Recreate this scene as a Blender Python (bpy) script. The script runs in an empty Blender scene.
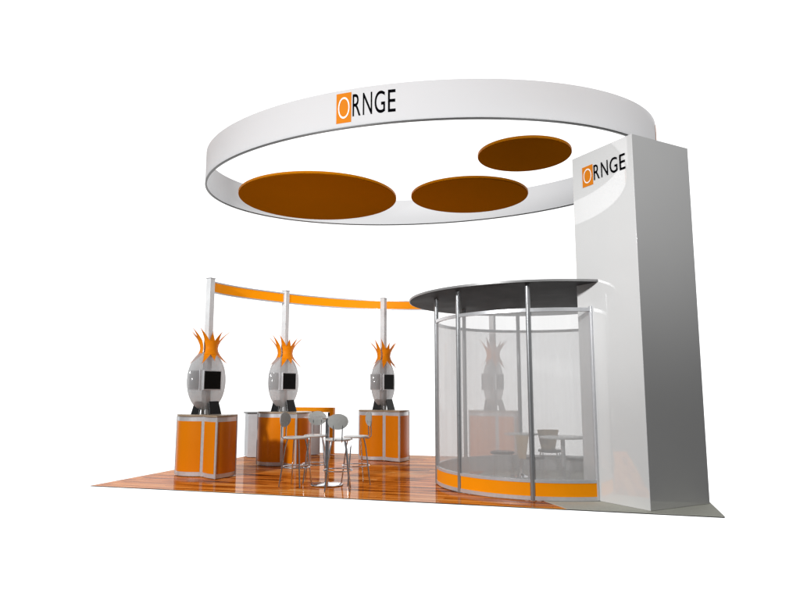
import bpy, bmesh, math, random
from math import sin, cos, pi, radians, hypot, atan2, sqrt
from mathutils import Vector, Matrix
random.seed(4)
S = bpy.context.scene
COL = S.collection
YAW = math.atan(193/hypot(650, 90)); PITCH = math.atan(90/650)

# ------------------------------------------------------------ materials
def mat(name, col, rough=.5, metal=0, spec=.5, coat=0, var=0, vscale=6, bump=0, bscale=60, coatr=.05):
    m = bpy.data.materials.new(name); m.use_nodes = True
    nt = m.node_tree; b = nt.nodes['Principled BSDF']
    b.inputs['Base Color'].default_value = (*col, 1); b.inputs['Roughness'].default_value = rough
    b.inputs['Metallic'].default_value = metal; b.inputs['Specular IOR Level'].default_value = spec
    b.inputs['Coat Weight'].default_value = coat; b.inputs['Coat Roughness'].default_value = coatr
    tc = nt.nodes.new('ShaderNodeTexCoord')
    if var:
        n = nt.nodes.new('ShaderNodeTexNoise'); n.inputs['Scale'].default_value = vscale; n.inputs['Detail'].default_value = 5
        nt.links.new(tc.outputs['Object'], n.inputs['Vector'])
        mx = nt.nodes.new('ShaderNodeMix'); mx.data_type = 'RGBA'
        mx.inputs[6].default_value = tuple(c*(1-var) for c in col)+(1,); mx.inputs[7].default_value = tuple(min(1, c*(1+var)) for c in col)+(1,)
        nt.links.new(n.outputs['Fac'], mx.inputs[0]); nt.links.new(mx.outputs[2], b.inputs['Base Color'])
        r = nt.nodes.new('ShaderNodeMapRange'); r.inputs[3].default_value = rough*.8; r.inputs[4].default_value = min(1, rough*1.25)
        nt.links.new(n.outputs['Fac'], r.inputs[0]); nt.links.new(r.outputs[0], b.inputs['Roughness'])
    if bump:
        n2 = nt.nodes.new('ShaderNodeTexNoise'); n2.inputs['Scale'].default_value = bscale; n2.inputs['Detail'].default_value = 3
        nt.links.new(tc.outputs['Object'], n2.inputs['Vector'])
        bp = nt.nodes.new('ShaderNodeBump'); bp.inputs['Strength'].default_value = bump; bp.inputs['Distance'].default_value = .01
        nt.links.new(n2.outputs['Fac'], bp.inputs['Height']); nt.links.new(bp.outputs['Normal'], b.inputs['Normal'])
    return m

def wood_floor():
    m = bpy.data.materials.new('polished_planks'); m.use_nodes = True
    nt = m.node_tree; N = nt.nodes; L = nt.links
    for n in list(N): N.remove(n)
    out = N.new('ShaderNodeOutputMaterial'); tc = N.new('ShaderNodeTexCoord')
    br = N.new('ShaderNodeTexBrick'); br.inputs['Scale'].default_value = 1
    br.inputs['Brick Width'].default_value = 1.5; br.inputs['Row Height'].default_value = .13
    br.inputs['Mortar Size'].default_value = .003; br.inputs['Bias'].default_value = 0; br.offset = .37
    br.inputs['Color1'].default_value = (0, 0, 0, 1); br.inputs['Color2'].default_value = (1, 1, 1, 1); br.inputs['Mortar'].default_value = (0, 0, 0, 1)
    L.new(tc.outputs['Object'], br.inputs['Vector'])
    mp = N.new('ShaderNodeMapping'); mp.inputs['Scale'].default_value = (.8, 9, 1)
    L.new(tc.outputs['Object'], mp.inputs['Vector'])
    n1 = N.new('ShaderNodeTexNoise'); n1.inputs['Scale'].default_value = 1.0; n1.inputs['Detail'].default_value = 6; n1.inputs['Roughness'].default_value = .65
    L.new(mp.outputs[0], n1.inputs['Vector'])
    mp2 = N.new('ShaderNodeMapping'); mp2.inputs['Scale'].default_value = (4, 90, 1)
    L.new(tc.outputs['Object'], mp2.inputs['Vector'])
    n2 = N.new('ShaderNodeTexNoise'); n2.inputs['Scale'].default_value = 1.0; n2.inputs['Detail'].default_value = 4
    L.new(mp2.outputs[0], n2.inputs['Vector'])
    a = N.new('ShaderNodeMath'); a.operation = 'MULTIPLY_ADD'; a.inputs[1].default_value = .38
    L.new(br.outputs['Color'], a.inputs[0])
    b = N.new('ShaderNodeMath'); b.operation = 'MULTIPLY_ADD'; b.inputs[1].default_value = 1.5; b.inputs[2].default_value = -.50
    L.new(n1.outputs['Fac'], b.inputs[0]); L.new(b.outputs[0], a.inputs[2])
    c = N.new('ShaderNodeMath'); c.operation = 'MULTIPLY_ADD'; c.inputs[1].default_value = .25
    L.new(n2.outputs['Fac'], c.inputs[0]); L.new(a.outputs[0], c.inputs[2])
    rp = N.new('ShaderNodeValToRGB'); e = rp.color_ramp.elements
    e[0].position = .24; e[0].color = (.075, .012, .002, 1); e[1].position = .95; e[1].color = (1, .52, .17, 1)
    x = e.new(.42); x.color = (.54, .13, .012, 1); x = e.new(.66); x.color = (.90, .29, .045, 1)
    L.new(c.outputs[0], rp.inputs[0])
    d = N.new('ShaderNodeBsdfDiffuse'); L.new(rp.outputs[0], d.inputs['Color'])
    g = N.new('ShaderNodeBsdfGlossy'); g.inputs['Roughness'].default_value = .035
    g.inputs['Color'].default_value = (1, .97, .93, 1)
    bp = N.new('ShaderNodeBump'); bp.inputs['Strength'].default_value = .10; bp.inputs['Distance'].default_value = .002
    L.new(n2.outputs['Fac'], bp.inputs['Height']); L.new(bp.outputs['Normal'], g.inputs['Normal'])
    mx = N.new('ShaderNodeMixShader')
    fr = N.new('ShaderNodeMapRange'); fr.inputs[3].default_value = .09; fr.inputs[4].default_value = .26
    L.new(n1.outputs['Fac'], fr.inputs[0]); L.new(fr.outputs[0], mx.inputs[0])
    L.new(d.outputs[0], mx.inputs[1]); L.new(g.outputs[0], mx.inputs[2]); L.new(mx.outputs[0], out.inputs[0])
    return m

def sheer(name, col, clear, refl=.06, rough=.06, trans=.5, streak=0):
    """thin translucent sheet: part clear, part diffuse/translucent, a little gloss"""
    m = bpy.data.materials.new(name); m.use_nodes = True
    nt = m.node_tree; N = nt.nodes; L = nt.links
    for n in list(N): N.remove(n)
    out = N.new('ShaderNodeOutputMaterial')
    d = N.new('ShaderNodeBsdfDiffuse'); d.inputs[0].default_value = (*col, 1)
    t = N.new('ShaderNodeBsdfTranslucent'); t.inputs[0].default_value = (*col, 1)
    m1 = N.new('ShaderNodeMixShader'); m1.inputs[0].default_value = trans
    L.new(d.outputs[0], m1.inputs[1]); L.new(t.outputs[0], m1.inputs[2])
    tr = N.new('ShaderNodeBsdfTransparent'); tr.inputs[0].default_value = (.97, .97, .97, 1)
    m2 = N.new('ShaderNodeMixShader'); m2.inputs[0].default_value = clear
    L.new(m1.outputs[0], m2.inputs[1]); L.new(tr.outputs[0], m2.inputs[2])
    if streak:
        tc = N.new('ShaderNodeTexCoord'); mp = N.new('ShaderNodeMapping'); mp.inputs['Scale'].default_value = (14, 14, .15)
        n = N.new('ShaderNodeTexNoise'); n.inputs['Scale'].default_value = 1; n.inputs['Detail'].default_value = 4
        L.new(tc.outputs['Object'], mp.inputs[0]); L.new(mp.outputs[0], n.inputs['Vector'])
        r = N.new('ShaderNodeMapRange'); r.inputs[3].default_value = clear-streak; r.inputs[4].default_value = clear+streak
        L.new(n.outputs['Fac'], r.inputs[0]); L.new(r.outputs[0], m2.inputs[0])
    g = N.new('ShaderNodeBsdfGlossy'); g.inputs['Roughness'].default_value = rough
    m3 = N.new('ShaderNodeMixShader'); m3.inputs[0].default_value = refl
    L.new(m2.outputs[0], m3.inputs[1]); L.new(g.outputs[0], m3.inputs[2]); L.new(m3.outputs[0], out.inputs[0])
    return m

OR = (.72, .205, .001)
M = dict(
 orange=mat('orange_laminate', OR, .35, spec=.12, coat=.12, var=.04, vscale=2.5, coatr=.04),
 disc=mat('shaded_orange_disc', (.40, .112, .001), .9, spec=0, var=.05, vscale=1.2),  # darker copy of the orange: underside shade put into the colour
 kick=mat('orange_kick_and_lit', (.98, .32, .002), .4, spec=.1, coat=0, var=.03),  # kick band orange; on header, frame and disc rims its brightness stands in for light
 crown=mat('orange_crown', (.80, .235, .004), .4, spec=.1, var=.05),
 silver=mat('brushed_aluminium', (.66, .67, .69), .32, .45, var=.08, vscale=20),
 post=mat('room_post_aluminium', (.36, .37, .38), .3, .6, var=.08, vscale=20),
 chrome=mat('chrome', (.62, .64, .67), .12, 1, var=.05, vscale=9),
 pole=mat('pole_fabric', (.70, .71, .72), .5, .05, var=.18, vscale=5),
 tower=mat('white_gloss_tower', (.76, .76, .755), .5, coat=1, var=.02, vscale=1.5, coatr=.02),
 white=mat('white_seat', (.62, .63, .62), .35, coat=.3, var=.04, vscale=10),
 seatgrey=mat('grey_backrest', (.34, .345, .33), .45, var=.12, vscale=30),
 trim=mat('dark_trim', (.10, .10, .10), .4, .3, var=.1),
 canopy=mat('charcoal_canopy', (.045, .045, .047), .6, spec=.04, var=.25, vscale=2.2),
 rim=mat('canopy_rim', (.25, .25, .25), .4, .3, var=.05),
 top=mat('tan_worktop', (.33, .25, .17), .4, coat=.3, var=.2, vscale=14),
 black=mat('black_plastic', (.012, .013, .014), .3, var=.3, vscale=8),
 screen=mat('black_screen', (.002, .002, .002), .5, spec=.1, var=.2),
 greyscr=mat('grey_screen', (.10, .10, .105), .35, coat=.15, var=.12, vscale=10),
 cab=mat('grey_cabinet', (.60, .61, .63), .4, .2, var=.08, vscale=6),
 carpet=mat('grey_carpet', (.60, .60, .53), .9, spec=.1, var=.12, vscale=30, bump=.4, bscale=300),
 tan=mat('tan_plywood', (.46, .33, .17), .5, var=.15, vscale=12),
 ink=mat('black_ink', (.002, .002, .003), .8, spec=0, var=.1),
 paint=mat('white_ink', (.9, .9, .88), .4, var=.02),
 box=mat('orange_ink', (.66, .20, .012), .6, spec=.05, var=.04),
)
M['tower'].node_tree.nodes['Principled BSDF'].inputs['Coat IOR'].default_value = 2.4
M['floor'] = wood_floor()
M['fabric'] = sheer('stretched_white_fabric', (.88, .885, .90), 0.0, .03, .12, .74)
M['glass'] = sheer('frosted_glass', (.90, .91, .92), .47, .045, .03, .60, .05)
M['acrylic'] = sheer('frosted_acrylic', (.66, .67, .68), .32, .07, .08, .4)
M['tglass'] = sheer('table_glass', (.8, .82, .84), .82, .10, .02, .4)

# ------------------------------------------------------------ mesh builder
class MB:
    def __init__(s): s.v = []; s.f = []
    def add(s, v, f):
        o = len(s.v); s.v += [tuple(p) for p in v]; s.f += [tuple(i+o for i in q) for q in f]; return s
    def prism(s, poly, z0, z1):
        n = len(poly)
        if sum(poly[i][0]*poly[(i+1) % n][1]-poly[(i+1) % n][0]*poly[i][1] for i in range(n)) < 0: poly = poly[::-1]
        v = [(x, y, z0) for x, y in poly]+[(x, y, z1) for x, y in poly]
        f = [tuple(range(n-1, -1, -1)), tuple(range(n, 2*n))]+[(i, (i+1) % n, n+(i+1) % n, n+i) for i in range(n)]
        return s.add(v, f)
    def box(s, c, d, rz=0, m=None):
        v = []
        for z in (-.5, .5):
            for x, y in ((-.5, -.5), (.5, -.5), (.5, .5), (-.5, .5)):
                p = Vector((x*d[0], y*d[1], z*d[2]))
                if m: p = m @ p
                p = Matrix.Rotation(rz, 3, 'Z') @ p
                v.append((c[0]+p.x, c[1]+p.y, c[2]+p.z))
        return s.add(v, [(3, 2, 1, 0), (4, 5, 6, 7), (0, 1, 5, 4), (1, 2, 6, 5), (2, 3, 7, 6), (3, 0, 4, 7)])
    def strip(s, pts, t, z0, z1, closed=False):
        """vertical sheet of thickness t along a plan path (offset to the right of travel)"""
        n = len(pts); off = []
        for i in range(n):
            a = pts[(i-1) % n] if (closed or i) else pts[0]; b = pts[(i+1) % n] if (closed or i < n-1) else pts[-1]
            dx, dy = b[0]-a[0], b[1]-a[1]; l = hypot(dx, dy) or 1
            off.append((pts[i][0]+dy/l*t, pts[i][1]-dx/l*t))
        v = [(x, y, z0) for x, y in pts]+[(x, y, z1) for x, y in pts]+[(x, y, z0) for x, y in off]+[(x, y, z1) for x, y in off]
        f = []
        for i in range(n if closed else n-1):
            j = (i+1) % n
            f += [(j, i, n+i, n+j), (2*n+i, 2*n+j, 3*n+j, 3*n+i), (i, j, 2*n+j, 2*n+i), (n+j, n+i, 3*n+i, 3*n+j)]
        if not closed: f += [(0, 2*n, 3*n, n), (n-1, 2*n-1, 4*n-1, 3*n-1)]
        return s.add(v, f)
    def sheet(s, pts, z0, z1, closed=False):
        n = len(pts)
        return s.add([(x, y, z0) for x, y in pts]+[(x, y, z1) for x, y in pts], [(i, (i+1) % n, n+(i+1) % n, n+i) for i in range(n if closed else n-1)])
    def tube(s, path, r, n=10, closed=False):
        P = [Vector(p) for p in path]; k = len(P); v = []; f = []
        for i in range(k):
            a = P[(i-1) % k] if (closed or i) else P[0]; b = P[(i+1) % k] if (closed or i < k-1) else P[-1]
            d = (b-a).normalized(); h = Vector((0, 0, 1)) if abs(d.z) < .9 else Vector((1, 0, 0))
            x = d.cross(h).normalized(); y = x.cross(d)
            v += [tuple(P[i]+x*cos(2*pi*j/n)*r+y*sin(2*pi*j/n)*r) for j in range(n)]
        for i in range(k if closed else k-1):
            i2 = (i+1) % k
            f += [(i*n+j, i*n+(j+1) % n, i2*n+(j+1) % n, i2*n+j) for j in range(n)]
        if not closed: f += [tuple(range(n-1, -1, -1)), tuple((k-1)*n+j for j in range(n))]
        return s.add(v, f)
    def lathe(s, prof, n=32, sx=1, sy=1, c=(0, 0)):
        v = []; f = []
        for r, z in prof: v += [(c[0]+r*sx*cos(2*pi*j/n), c[1]+r*sy*sin(2*pi*j/n), z) for j in range(n)]
        for i in range(len(prof)-1): f += [(i*n+j, i*n+(j+1) % n, (i+1)*n+(j+1) % n, (i+1)*n+j) for j in range(n)]
        f += [tuple(range(n-1, -1, -1)), tuple((len(prof)-1)*n+j for j in range(n))]
        return s.add(v, f)
    def build(s, name, m, parent=None, smooth=False, bevel=0):
        me = bpy.data.meshes.new(name); me.from_pydata(s.v, [], s.f); me.materials.append(m)
        bm = bmesh.new(); bm.from_mesh(me); bmesh.ops.recalc_face_normals(bm, faces=bm.faces); bm.to_mesh(me); bm.free()
        if smooth:
            for p in me.polygons: p.use_smooth = True
            try: me.set_sharp_from_angle(angle=radians(35))
            except Exception: pass
        o = bpy.data.objects.new(name, me); COL.objects.link(o)
        if parent: o.parent = parent
        if bevel:
            b = o.modifiers.new('bevel', 'BEVEL'); b.width = bevel; b.segments = 2; b.limit_method = 'ANGLE'
        return o
def tag(o, label=None, cat=None, group=None, kind=None):
    for k, v in (('label', label), ('category', cat), ('group', group), ('kind', kind)):
        if v: o[k] = v
    return o
def empty(name, loc=(0, 0, 0), rz=0, **k):
    o = bpy.data.objects.new(name, None); COL.objects.link(o); o.location = loc; o.rotation_euler = (0, 0, rz); o.empty_display_size = .1
    return tag(o, **k)
def copy_tree(o, parent=None):
    c = o.copy(); COL.objects.link(c); c.parent = parent
    for ch in [x for x in bpy.data.objects if x.parent == o]: copy_tree(ch, c)
    return c
def glyph(ch, sx, sz, extra=0):
    """flat outline of one character, its box normalised to 0..1 then scaled to sx, sz -> (verts2d, faces)"""
    cu = bpy.data.curves.new('t', 'FONT'); cu.body = ch; cu.resolution_u = 6; cu.offset = extra
    o = bpy.data.objects.new('t', cu); COL.objects.link(o)
    me = bpy.data.meshes.new_from_object(o.evaluated_get(bpy.context.evaluated_depsgraph_get()))
    v = [(p.co.x, p.co.y) for p in me.vertices]; f = [tuple(p.vertices) for p in me.polygons]
    bpy.data.objects.remove(o); bpy.data.curves.remove(cu); bpy.data.meshes.remove(me)
    x0 = min(a for a, b in v); x1 = max(a for a, b in v); y0 = min(b for a, b in v); y1 = max(b for a, b in v)
    return [((a-x0)/(x1-x0)*sx, (b-y0)/(y1-y0)*sz) for a, b in v], f

# ------------------------------------------------------------ stage
X0, X1, Y0, Y1 = -7.695, 1.448, 8.79, 14.89
def slab(poly, z0, z1, name, m):
    return tag(MB().prism(poly, z0, z1).build(name, m), kind='structure')
fl = slab([(X0, Y0), (X1, Y0), (X1, Y1), (X0, Y1)], -.012, 0, 'floor', M['floor'])
fl.data.materials.append(M['trim'])
for p in fl.data.polygons: p.material_index = 0 if p.normal.z > .5 else 1
slab([(-.37, Y0-.002), (X1+.002, Y0-.002), (X1+.002, Y1+.002), (-2.0, Y1+.002), (-2.0, 11.5), (-.78, 9.45)], .001, .007, 'carpet', M['carpet'])

# ------------------------------------------------------------ ring sign
RC = (-3.07, 11.72); RA, RB = 4.29, 2.98; RZ0, RZ1 = 5.42, 6.03
def rp(t, o=0): return (RC[0]+(RA+o)*cos(t), RC[1]+(RB+o)*sin(t))
ring = empty('ring_sign', (RC[0], RC[1], RZ0), label='large white oval fabric ring sign overhead, lettered along its front', cat='hanging sign')
def rel(o, root):
    o.parent = root; o.matrix_parent_inverse = Matrix.Translation(-root.location); return o
NT = 180
rel(MB().sheet([rp(2*pi*i/NT) for i in range(NT)], RZ0+.012, RZ1, True).build('band', M['fabric'], smooth=True), ring)
rel(MB().strip([rp(2*pi*i/NT, .004) for i in range(NT)], -.036, RZ0-.008, RZ0+.012, True).build('bottom_trim', M['trim'], smooth=True), ring)
# arc length table
tab = [0.0]; K = 7200
for i in range(K):
    a = rp(2*pi*i/K); b = rp(2*pi*(i+1)/K); tab.append(tab[-1]+hypot(a[0]-b[0], a[1]-b[1]))
def t_at(s):
    lo, hi = 0, K
    s %= tab[-1]
    while hi-lo > 1:
        m = (lo+hi)//2
        if tab[m] > s: hi = m
        else: lo = m
    return 2*pi*(lo+(s-tab[lo])/(tab[hi]-tab[lo]))/K
def s_at(t): return tab[int(round((t % (2*pi))/(2*pi)*K))]
def logo(root, place, W, H, boxfrac=.235):
    """place(x,z,out)->point; writes O in an orange box then R N G E, total width W, box height H"""
    bw = W*boxfrac
    def grid(x0, x1, z0, z1, o, name, m):
        n = 10; v = []; f = []
        for lay in (.0015, o):
            for i in range(n+1):
                for z in (z0, z1): v.append(place(x0+(x1-x0)*i/n, z, lay))
        q = 2*(n+1)
        for i in range(n): f += [(2*i, 2*i+2, 2*i+3, 2*i+1), (q+2*i, q+2*i+1, q+2*i+3, q+2*i+2), (2*i, q+2*i, q+2*i+2, 2*i+2), (2*i+1, 2*i+3, q+2*i+3, q+2*i+1)]
        f += [(0, 1, q+1, q), (2*n, q+2*n, q+2*n+1, 2*n+1)]
        return rel(MB().add(v, f).build(name, m), root)
    bx = grid(0, bw, 0, H, .006, 'logo_box', M['box'])
    def put(ch, x, w, z, h, m, o, ex):
        vv, ff = glyph(ch, w, h, ex)
        n = len(vv); v = [place(x+a, z+b, o) for a, b in vv]
        rel(MB().add(v, ff).build('letter', m), root)
    put('O', bw*.13, bw*.76, H*.14, H*.72, M['paint'], .010, -.018)
    x = bw*1.03; lw = (W-x)
    for ch, a, w in (('R', .02, .19), ('N', .26, .215), ('G', .53, .235), ('E', .83, .17)):
        put(ch, x+lw*a, lw*w, H*.17, H*.74, M['ink'], .006, .004)
SL = s_at(atan2((8.77-RC[1])/RB, (-3.585-RC[0])/RA) % (2*pi))
def place_ring(s0, z0):
    def f(x, z, o):
        t = t_at(s0+x); p = rp(t, o); return (p[0], p[1], z0+z)
    return f
logo(ring, place_ring(SL, 5.50), 1.0*.945, .475, .262)
# second, identical lettering on the far right end of the ring (only its box edge shows)
logo(ring, place_ring(s_at(radians(-7)%(2*pi)), 5.50), 1.0*.945, .475, .262)

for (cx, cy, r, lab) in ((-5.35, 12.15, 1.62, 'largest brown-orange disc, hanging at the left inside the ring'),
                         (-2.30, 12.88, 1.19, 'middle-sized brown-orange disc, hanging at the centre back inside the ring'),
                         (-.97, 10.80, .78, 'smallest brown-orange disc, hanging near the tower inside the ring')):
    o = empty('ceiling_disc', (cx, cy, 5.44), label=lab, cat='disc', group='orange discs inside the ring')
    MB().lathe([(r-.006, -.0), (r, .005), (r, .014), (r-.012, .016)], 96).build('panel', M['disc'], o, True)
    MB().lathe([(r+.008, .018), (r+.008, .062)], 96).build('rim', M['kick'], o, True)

# ------------------------------------------------------------ tower
TF, TL, TB, TR = (.63, 8.9), (-.17, 9.7), (.63, 10.5), (1.43, 9.7)
tw = empty('tower', (.63, 9.7, 0), label='tall white square tower with lettering near its top', cat='tower')
rel(MB().prism([TF, TR, TB, TL], .008, 4.92).build('body', M['tower'], bevel=.006), tw)
def place_tower(x, z, o):
    d = (TF[0]-TL[0], TF[1]-TL[1]); l = hypot(*d); d = (d[0]/l, d[1]/l)
    return (TL[0]+d[0]*(.205+x)-.7071*o, TL[1]+d[1]*(.205+x)-.7071*o, 4.42+z)
logo(tw, place_tower, .80, .30, .255)

# ------------------------------------------------------------ meeting room
GC = (-.78, 11.08); GR = 1.78; CC = (-.90, 11.31); CR = 2.154
mr = empty('meeting_room', (GC[0], GC[1], 0), label='round frosted glass meeting room with charcoal canopy and orange kick band', cat='meeting room')
def end_angles(c, r, d=.01):
    # first: hits left tower face (x+y = 9.53-d); last: hits right-back tower face (x+y = 11.13+d)
    a0 = a1 = None
    a = radians(-90)
    while c[0]+r*cos(a)+c[1]+r*sin(a) < TF[0]+TF[1]-d: a += .0005
    while not (c[0]+r*cos(a)+c[1]+r*sin(a) > TF[0]+TF[1]-d): a += .0005
    a0 = a
    while c[0]+r*cos(a)+c[1]+r*sin(a) < TB[0]+TB[1]+d: a += .0005
    return a0, a
def fa(c, r):
    """angles from tower's left face clockwise round the room to the tower's back face"""
    s = TF[0]+TF[1]-.006; A = None; a = radians(-60)
    # scan downwards from -30deg to find crossing with the left face plane
    a = radians(-20)
    while c[0]+r*cos(a)+c[1]+r*sin(a) > s and a > radians(-110): a -= .0005
    A = a
    a = radians(-60); s2 = TB[0]+TB[1]+.006
    while c[0]+r*cos(a)+c[1]+r*sin(a) < s2: a += .0005
    return A, a-2*pi
ga, gb = fa(GC, GR)
if GC[0]+GR*cos(ga)+GC[1]+GR*sin(ga) > TF[0]+TF[1]: ga = radians(-62)
def gp(a, o=0, c=GC, r=GR): return (c[0]+(r+o)*cos(a), c[1]+(r+o)*sin(a))
def arc(a, b, n, o=0, c=GC, r=GR): return [gp(a+(b-a)*i/n, o, c, r) for i in range(n+1)]
def ang(p, c=GC): 
    t = atan2(p[1]-c[1], p[0]-c[0])
    return t if t < 0 and t > radians(-150) and p[1] < c[1] else (t-2*pi if t > 0 else t)
posts = [radians(a) for a in (-92, -131, -163, -212, -251, -290)]
marks = [ga+.0]+posts+[gb]
rel(MB().strip(arc(ga, gb, 90, -.036), .006, .066, .244).build('inner_lining', M['silver'], smooth=True), mr)
for i in range(len(marks)-1):
    a, b = marks[i]-.02, marks[i+1]+.02
    if i == 0: a = marks[0]
    n = max(6, int(abs(b-a)*18))
    rel(MB().sheet(arc(a, b, n, -.012), .285, 2.60).build('glass_panel', M['glass'], smooth=True), mr)
    rel(MB().strip(arc(a, b, n, 0), .03, .065, .245).build('kick_panel', M['kick'], smooth=True), mr)
rails = MB()
for z0, z1 in ((.012, .065), (.245, .285), (2.60, 2.65)): rails.strip(arc(ga, gb, 90, .008), .046, z0, z1)
rel(rails.build('rail', M['silver'], smooth=True), mr)
for a in posts:
    p = gp(a, -.012); h = 3.0
    rel(MB().lathe([(.036, .009), (.036, h)], 14, c=p).build('post', M['post'], smooth=True), mr)
p = gp(ga, -.01); rel(MB().box((p[0]-.012, p[1]+.0, 1.345), (.05, .05, 2.66), radians(45)).build('post', M['silver'], bevel=.004), mr)
ca, cb = fa(CC, CR)
poly = arc(ca, cb, 110, 0, CC, CR)
d = .006
poly += [(TB[0], TB[1]+2*d), (TL[0]-2*d, TL[1])]
rel(MB().prism(poly, 3.0, 3.03).build('canopy', M['canopy']), mr)
rel(MB().strip(arc(ca, cb, 110, .001, CC, CR), -.012, 3.004, 3.036).build('canopy_rim', M['rim'], smooth=True), mr)

# ------------------------------------------------------------ display kiosks
KP = [(-6.69, 10.37), (-6.05, 12.16), (-4.44, 13.78), (-2.05, 14.10)]
KH = 3.53
def bez(a, b, c, n=14):
    return [((1-t)**2*a[0]+2*t*(1-t)*b[0]+t*t*c[0], (1-t)**2*a[1]+2*t*(1-t)*b[1]+t*t*c[1]) for t in [i/n for i in range(n+1)]]
def shrink(pts, a, b):
    n = len(pts); out = []
    L = [0]
    for i in range(n-1): L.append(L[-1]+hypot(pts[i+1][0]-pts[i][0], pts[i+1][1]-pts[i][1]))
    for k in range(13):
        s = a+(L[-1]-a-b)*k/12
        for i in range(n-1):
            if L[i+1] >= s-1e-9:
                t = (s-L[i])/(L[i+1]-L[i]); out.append((pts[i][0]+(pts[i+1][0]-pts[i][0])*t, pts[i][1]+(pts[i+1][1]-pts[i][1])*t)); break
    return out
def counter(root, faces, back):
    path = []
    for f in faces: path += f if not path else f[1:]
    poly = path+back
    c = MB().prism(poly, .012, 1.03).build('counter', M['silver'], root)
    for f in faces:
        q = shrink(f, .03, .03)
        MB().strip(q, .005, .085, .955).build('panel', M['orange'], c, True)
    cx = sum(p[0] for p in poly)/len(poly); cy = sum(p[1] for p in poly)/len(poly)
    grow = [(p[0]+(p[0]-cx)/hypot(p[0]-cx, p[1]-cy)*.022, p[1]+(p[1]-cy)/hypot(p[0]-cx, p[1]-cy)*.022) for p in poly]
    MB().prism(grow, 1.032, 1.07).build('worktop', M['top'], c, bevel=.006)
    n = len(path)
    for p in (faces[0][0], *[f[-1] for f in faces]): MB().lathe([(.017, .009), (.017, 1.031)], 10, c=p).build('corner_post', M['silver'], c, True)
    return c
def crown(root, cx, cy, th0, th1, r0x, r0y, r1, nsp, name='crown'):
    mb = MB(); Z0, ZM = 2.245, .10
    def pt(th, t, th_c=None, k=1):
        rr = 1+2.3*abs(t)**1.9 if t > 0 else 1+1.9*abs(t)**1.8
        z = Z0+(t*.38 if t > 0 else t*.30)
        return (cx+r0x*rr*cos(th), cy+r0y*rr*sin(th), z)
    n = 18; rows = [-.36, -.18, 0, .18, .36]
    for lay in (0, .008):
        v = []
        for t in rows:
            for i in range(n+1):
                th = th0+(th1-th0)*i/n; p = pt(th, t); v.append((p[0]+cos(th)*lay, p[1]+sin(th)*lay, p[2]))
        f = [(r*(n+1)+i, r*(n+1)+i+1, (r+1)*(n+1)+i+1, (r+1)*(n+1)+i) for r in range(len(rows)-1) for i in range(n)]
        mb.add(v, f)
    for sgn, ns, ext in ((1, nsp, 1.0), (-1, nsp-1, 1.0)):
        for k in range(ns):
            a = th0+(th1-th0)*k/ns; b = th0+(th1-th0)*(k+1)/ns
            c = (a+b)/2+(random.random()-.5)*.12
            c += (c-(th0+th1)/2)*.12
            T = (.78+.22*random.random())*ext
            if k in (0, ns-1): T = ext
            v = []; m = 8
            for i in range(m+1):
                u = i/m; t = sgn*(.36+(T-.36)*u); w = (1-u)**1.7
                aa = c+(a-c)*w; bb = c+(b-c)*w
                for th in (aa, bb):
                    for lay in (0, .008*(1-u)+.001):
                        p = pt(th, t); v.append((p[0]+cos(th)*lay, p[1]+sin(th)*lay, p[2]))
            f = []
            for i in range(m):
                o = 4*i
                f += [(o, o+2, o+6, o+4), (o+1, o+5, o+7, o+3), (o, o+4, o+5, o+1), (o+2, o+3, o+7, o+6)]
            mb.add(v, f)
    return mb.build(name, M['crown'], root, True)
def kiosk():
    k = empty('display_kiosk', (0, 0, 0), radians(-15))
    A = bez((-.49, -.20), (-.20, -.42), (.12, -.15))
    counter(k, [A], [(.10, .22), (-.15, .30), (-.46, .15)])
    B1 = bez((.155, -.16), (.38, -.28), (.585, -.27), 8); B2 = bez((.585, -.27), (.64, .02), (.48, .30), 10)
    counter(k, [B1, B2], [(.28, .34), (.14, .22)])
    MB().box((0, 0, (1.072+KH)/2), (.11, .11, KH-1.072)).build('pole', M['pole'], k, bevel=.004)
    cp = MB().box((0, 0, KH+.008), (.125, .125, .016)).build('pole_cap', M['silver'], k)
    prof = [(max(.02, sin(pi*(i+.3)/24.6))**.92*.5, 1.665-cos(pi*i/24)*.525) for i in range(25)]
    e = MB(); n = 40
    e.lathe(prof, n, .30, .87)
    e.build('egg_shell', M['acrylic'], k, True)
    m1 = MB().box((.145, -.01, 1.675), (.03, .41, .35)).build('monitor', M['silver'], k, bevel=.004)
    MB().box((.162, -.01, 1.675), (.006, .375, .315)).build('screen', M['screen'], m1)
    m2 = MB().box((-.02, -.25, 1.675), (.28, .045, .35)).build('monitor', M['cab'], k, bevel=.004)
    MB().box((-.02, -.275, 1.675), (.25, .007, .315)).build('screen', M['greyscr'], m2)
    for (c, w, rz) in (((.115, .08), .28, 0), ((-.055, -.14), .20, radians(-90))):
        mb = MB(); t = []
        # leaning trapezoid slab: wide foot, narrow head
        for z, hw, off in ((1.071, w/2, .06), (1.30, w/2*.82, 0.0)):
            for x, y in ((off, -hw), (off, hw), (off-.03, hw), (off-.03, -hw)):
                p = Matrix.Rotation(rz, 3, 'Z') @ Vector((x, y, 0)); t.append((c[0]+p.x, c[1]+p.y, z))
        mb.add(t, [(3, 2, 1, 0), (4, 5, 6, 7), (0, 1, 5, 4), (1, 2, 6, 5), (2, 3, 7, 6), (3, 0, 4, 7)])
        mb.build('tilted_panel', M['black'], k, bevel=.004)
    crown(k, .0, .04, radians(-66), radians(80), .115, .15, .3, 5)
    crown(k, -.01, .0, radians(190), radians(288), .11, .135, .3, 3)
    return k
kk = kiosk()
labs = ['leftmost orange display kiosk with egg shaped panel, near the left end of the floor',
        'second orange display kiosk from the left, behind the bar stools',
        'orange display kiosk just left of the glass meeting room',
        'pale looking display kiosk seen through the frosted glass of the meeting room']
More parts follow.
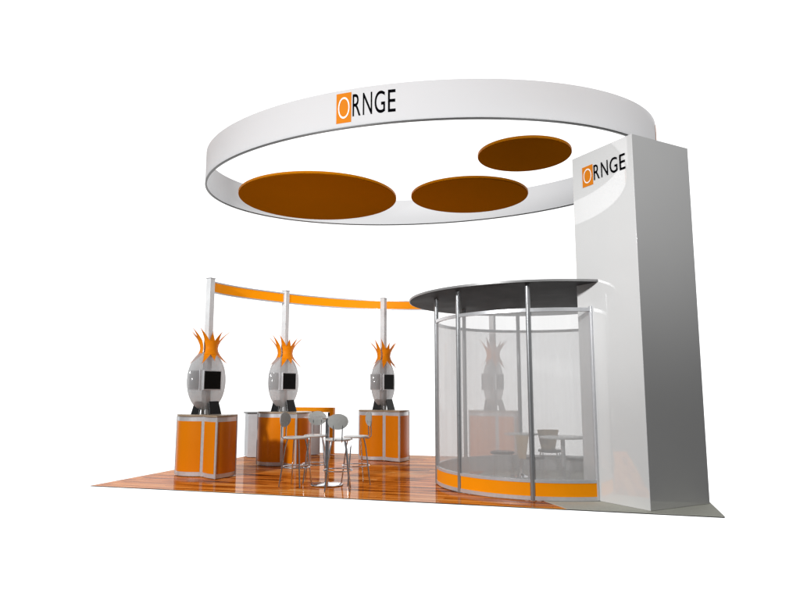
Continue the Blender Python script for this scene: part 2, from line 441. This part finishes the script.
for i, (x, y) in enumerate(KP):
    o = kk if i == 0 else copy_tree(kk)
    o.location = (x, y, 0); tag(o, labs[i], 'kiosk', 'orange display kiosks along the arc')
# header arc
HC = (-2.67, 10.26)
ha = [atan2(p[1]-HC[1], p[0]-HC[0]) for p in KP]; hr = [hypot(p[0]-HC[0], p[1]-HC[1]) for p in KP]
def hpt(a):
    # radius blended so that the band runs through every pole
    for i in range(3):
        if ha[i] >= a >= ha[i+1]:
            t = (ha[i]-a)/(ha[i]-ha[i+1]); t = t*t*(3-2*t); r = hr[i]+(hr[i+1]-hr[i])*t; return (HC[0]+r*cos(a), HC[1]+r*sin(a))
hd = empty('header_arc', (KP[1][0], KP[1][1], 3.3), label='curved orange header band with grey edges joining the kiosk poles', cat='header')
for i in range(3):
    a0 = ha[i]-.062/hr[i]*1.2; a1 = ha[i+1]+.062/hr[i+1]*1.2
    pts = [hpt(a0+(a1-a0)*j/20) for j in range(21)]
    rel(MB().strip(pts, .02, 3.30, 3.47).build('panel', M['kick'], smooth=True), hd)
    rel(MB().strip(pts, .032, 3.47, 3.495).strip(pts, .032, 3.275, 3.30).build('edge_rail', M['silver'], smooth=True), hd)

# ------------------------------------------------------------ back counter, orange frame
cb_ = empty('storage_counter', (-6.85, 13.85, 0), radians(40), label='low grey curved counter behind the second kiosk', cat='counter')
q = bez((-.82, 0), (0, -.34), (.86, 0), 18)
MB().prism(q+[(.86, .42), (-.82, .42)], .012, .965).build('body', M['cab'], cb_)
MB().prism(bez((-.85, -.02), (0, -.37), (.89, -.02), 18)+[(.89, .45), (-.85, .45)], .967, 1.0).build('worktop', M['trim'], cb_, bevel=.004)
fr = empty('orange_frame', (-6.4, 14.5, 0), label='freestanding orange open frame standing behind the grey counter', cat='frame')
MB().box((.47, 0, .55), (.09, .12, 1.08)).build('upright', M['kick'], fr, bevel=.004)
MB().box((-.50, 0, .55), (.13, .12, 1.08)).build('upright', M['kick'], fr, bevel=.004)
MB().box((-.005, 0, 1.035), (.858, .118, .11)).build('top_beam', M['kick'], fr, bevel=.004)
MB().box((.400, 0, .49), (.044, .116, .97)).build('dark_strip', M['black'], fr)  # black strip along the inner side of the right upright

# ------------------------------------------------------------ bar table and stools
def ray(px, Y):
    """X on the ground plane for a photo column at depth Y (booth axes)"""
    a = math.atan((px-400)/hypot(650, 90))-YAW
    return Y*math.tan(a)
tx = ray(328, 9.9)
tb = empty('bar_table', (tx, 9.9, 0), label='tall bar table with clear round top and round chrome foot', cat='table')
MB().lathe([(.26, .006), (.265, .014), (.25, .022), (.06, .034), (.036, .05), (.034, .10)], 40).build('foot', M['chrome'], tb, True)
MB().lathe([(.034, .10), (.034, 1.03), (.10, 1.045), (.10, 1.055)], 24).build('column', M['chrome'], tb, True)
MB().lathe([(.385, 1.057), (.39, 1.061), (.39, 1.066), (.385, 1.070)], 56).build('tabletop', M['tglass'], tb, True)
def stool():
    s = empty('bar_stool')
    MB().lathe([(.16, .735), (.195, .742), (.205, .752), (.205, .762), (.19, .770), (.05, .763)], 36).build('seat', M['white'], s, True)
    for sx in (-1, 1):
        for sy in (-1, 1):
            MB().tube([(sx*.10, sy*.10, .735), (sx*.125, sy*.125, .6), (sx*.185, sy*.185, .006)], .011, 10).build('leg', M['chrome'], s, True)
    R = .155*1.414*1.0
    MB().tube([(R*cos(2*pi*i/36), R*sin(2*pi*i/36), .30) for i in range(36)], .009, 8, True).build('foot_ring', M['chrome'], s, True)
    for sx in (-1, 1):
        MB().tube([(sx*.06, -.12, .732), (sx*.062, -.20, .728), (sx*.064, -.235, .76), (sx*.066, -.235, .86), (sx*.068, -.225, 1.0)], .009, 8).build('back_rod', M['chrome'], s, True)
    v = []; f = []; n = 32; rings = 6
    mb = MB()
    def P(r, a, o):
        x = .155*r*cos(a); z = .118*r*sin(a); return (x, -.232+.9*x*x+o, 1.03+z)
    for o in (-.007, .007):
        vv = [P(0, 0, o)]+[P((k+1)/rings, 2*pi*j/n, o) for k in range(rings) for j in range(n)]
        ff = [(0, 1+j, 1+(j+1) % n) for j in range(n)]+[(1+k*n+j, 1+(k+1)*n+j, 1+(k+1)*n+(j+1) % n, 1+k*n+(j+1) % n) for k in range(rings-1) for j in range(n)]
        v += [p for p in vv]; f += [tuple(i+(0 if o < 0 else 1+rings*n) for i in q) for q in ff]
    e = 1+(rings-1)*n; h = 1+rings*n
    f += [(e+j, e+(j+1) % n, h+e+(j+1) % n, h+e+j) for j in range(n)]
    mb.add(v, f).build('backrest', M['seatgrey'], s, True)
    return s
st = stool()
for i, (px, Y, bx, by, lab) in enumerate(((297.5, 9.62, -1, .10, 'leftmost bar stool with its round back turned edge on, left of the bar table'),
                                          (317, 10.1, -.35, 1, 'far bar stool behind the bar table, in front of the second kiosk'),
                                          (339, 9.42, .35, -1, 'near bar stool showing its full grey oval back'),
                                          (356.5, 10.1, 1, .75, 'rightmost bar stool, its back over the corner of an orange counter'))):
    o = st if i == 0 else copy_tree(st)
    o.location = (ray(px, Y), Y, 0)
    # the back is on local -y: turn it to (bx, by)
    o.rotation_euler = (0, 0, atan2(by, bx)+pi/2)
    tag(o, lab, 'bar stool', 'bar stools round the tall table')

# ------------------------------------------------------------ furniture in the meeting room
def rtable(px, Y, r, lab):
    t = empty('meeting_table', (ray(px, Y), Y, .007), label=lab, cat='table', group='round tables in the meeting room')
    MB().lathe([(.22, 0), (.22, .012), (.05, .03), (.035, .05)], 30).build('foot', M['chrome'], t, True)
    MB().lathe([(.035, .05), (.035, .715)], 20).build('column', M['silver'], t, True)
    MB().lathe([(r-.01, .716), (r, .722), (r, .738), (r-.01, .743)], 48).build('tabletop', M['white'], t, True)
rtable(561, 11.1, .37, 'round table on a grey column in the right half of the glass room')
rtable(520, 11.75, .30, 'smaller looking round table half hidden behind a tan chair back in the glass room')
def seatbase(name):
    s = empty(name)
    MB().lathe([(.17, .43), (.20, .44), (.205, .46), (.195, .475), (.05, .478)], 30).build('seat', M['black'], s, True)
    for sx in (-1, 1):
        for sy in (-1, 1): MB().tube([(sx*.14, sy*.14, .43), (sx*.17, sy*.17, .008)], .011, 8).build('leg', M['chrome'], s, True)
    return s
ch = seatbase('meeting_chair')
v = []; f = []; n = 14; rows = 6
for o in (0, .012):
    for r in range(rows+1):
        z = .44+.36*r/rows
        for i in range(n+1):
            hw = .42+.22*(r/rows); th = -pi/2+(-1+2*i/n)*hw*1.35; R = .20+.035*r/rows+o
            v.append((R*cos(th), R*sin(th), z))
q = (rows+1)*(n+1)
for r in range(rows):
    for i in range(n):
        a = r*(n+1)+i; f += [(a, a+1, a+n+2, a+n+1), (q+a, q+a+n+1, q+a+n+2, q+a+1)]
for i in range(n): f += [(i, q+i, q+i+1, i+1), (rows*(n+1)+i, rows*(n+1)+i+1, q+rows*(n+1)+i+1, q+rows*(n+1)+i)]
for r in range(rows): a = r*(n+1); f += [(a, a+n+1, q+a+n+1, q+a), (a+n, q+a+n, q+a+2*n+1, a+2*n+1)]
MB().add(v, f).build('backrest', M['tan'], ch, True)
for i, (px, Y, bx, by, lab) in enumerate(((548, 11.75, -.2, .9, 'meeting chair with wide tan back beyond the round table column'),
                                          (530, 10.55, -.8, -.6, 'meeting chair whose tan back is half hidden by the nearest glass wall post'))):
    o = ch if i == 0 else copy_tree(ch)
    o.location = (ray(px, Y), Y, .007); o.rotation_euler = (0, 0, atan2(by, bx)+pi/2)
    tag(o, lab, 'chair', 'chairs in the meeting room')
s2 = seatbase('low_stool')
for i, (px, Y, lab) in enumerate(((501, 11.2, 'black backless stool in the left half of the glass room'), (577, 10.55, 'black backless stool beside the tower in the glass room'))):
    o = s2 if i == 0 else copy_tree(s2)
    o.location = (ray(px, Y), Y, .007); tag(o, lab, 'stool', 'black stools in the meeting room')

# ------------------------------------------------------------ light: world shaped bright ahead and dim behind + lamps, some added
W = bpy.data.worlds.new('World'); S.world = W; W.use_nodes = True
nt = W.node_tree; N = nt.nodes; L = nt.links; bg = N['Background']
tc = N.new('ShaderNodeTexCoord'); dp = N.new('ShaderNodeVectorMath'); dp.operation = 'DOT_PRODUCT'
dp.inputs[1].default_value = (-sin(YAW)*cos(.05), cos(YAW)*cos(.05), sin(.05))
L.new(tc.outputs['Generated'], dp.inputs[0])
mr_ = N.new('ShaderNodeMapRange'); mr_.interpolation_type = 'SMOOTHSTEP'
mr_.inputs[1].default_value = .42; mr_.inputs[2].default_value = .72; mr_.inputs[3].default_value = .11; mr_.inputs[4].default_value = 1.5
L.new(dp.outputs['Value'], mr_.inputs[0]); L.new(mr_.outputs[0], bg.inputs['Color']); bg.inputs['Strength'].default_value = 1
def lamp(name, loc, aim, power, size, kind='AREA', col=(1, 1, 1), spot=None):
    l = bpy.data.lights.new(name, kind); l.energy = power; l.color = col
    if kind == 'AREA': l.shape = 'DISK'; l.size = size
    else: l.shadow_soft_size = size
    if kind == 'SPOT': l.spot_size = radians(spot); l.spot_blend = 1.0
    o = bpy.data.objects.new(name, l); COL.objects.link(o); o.location = loc
    o.rotation_euler = (Vector(aim)-Vector(loc)).to_track_quat('-Z', 'Y').to_euler(); return o
lamp('header_spot', (2.5, 0, 2.5), (-5.6, 11.6, 3.3), 4200, .3, 'SPOT', spot=24)  # added spot, brightens the header and the kiosks' right faces
lamp('up_spot', (-2.0, -5, 1.0), (-5.2, 14.5, 6.3), 2400, .35, 'SPOT', spot=27)  # added low spot, whitens the inside of the ring's far wall
lamp('tower_spot', (-9, 1, 5.1), (.3, 9.25, 3.2), 1500, .25, 'SPOT', spot=20)
lamp('side_spot', (5.5, 1.5, 7.5), (.6, 9.2, 5.4), 1500, .4, 'SPOT', spot=46)  # added spot, lightens the tower's right face towards its top
lamp('key_lamp', (-9, -3, 6.8), (-2, 11, 2.2), 1850, .9)

# ------------------------------------------------------------ camera
cam = bpy.data.cameras.new('camera'); co = bpy.data.objects.new('camera', cam); COL.objects.link(co)
cam.sensor_width = 36; cam.lens = 650/800*36; cam.clip_end = 300
co.location = (0, 0, 1.5); co.rotation_euler = (pi/2+PITCH, 0, YAW)
S.camera = co
S.render.resolution_x = 1024; S.render.resolution_y = 768
S.view_settings.view_transform = 'Standard'; S.view_settings.look = 'None'; S.view_settings.exposure = 0; S.view_settings.gamma = 1
S.render.engine = 'CYCLES'; S.cycles.transparent_max_bounces = 24; S.cycles.max_bounces = 10
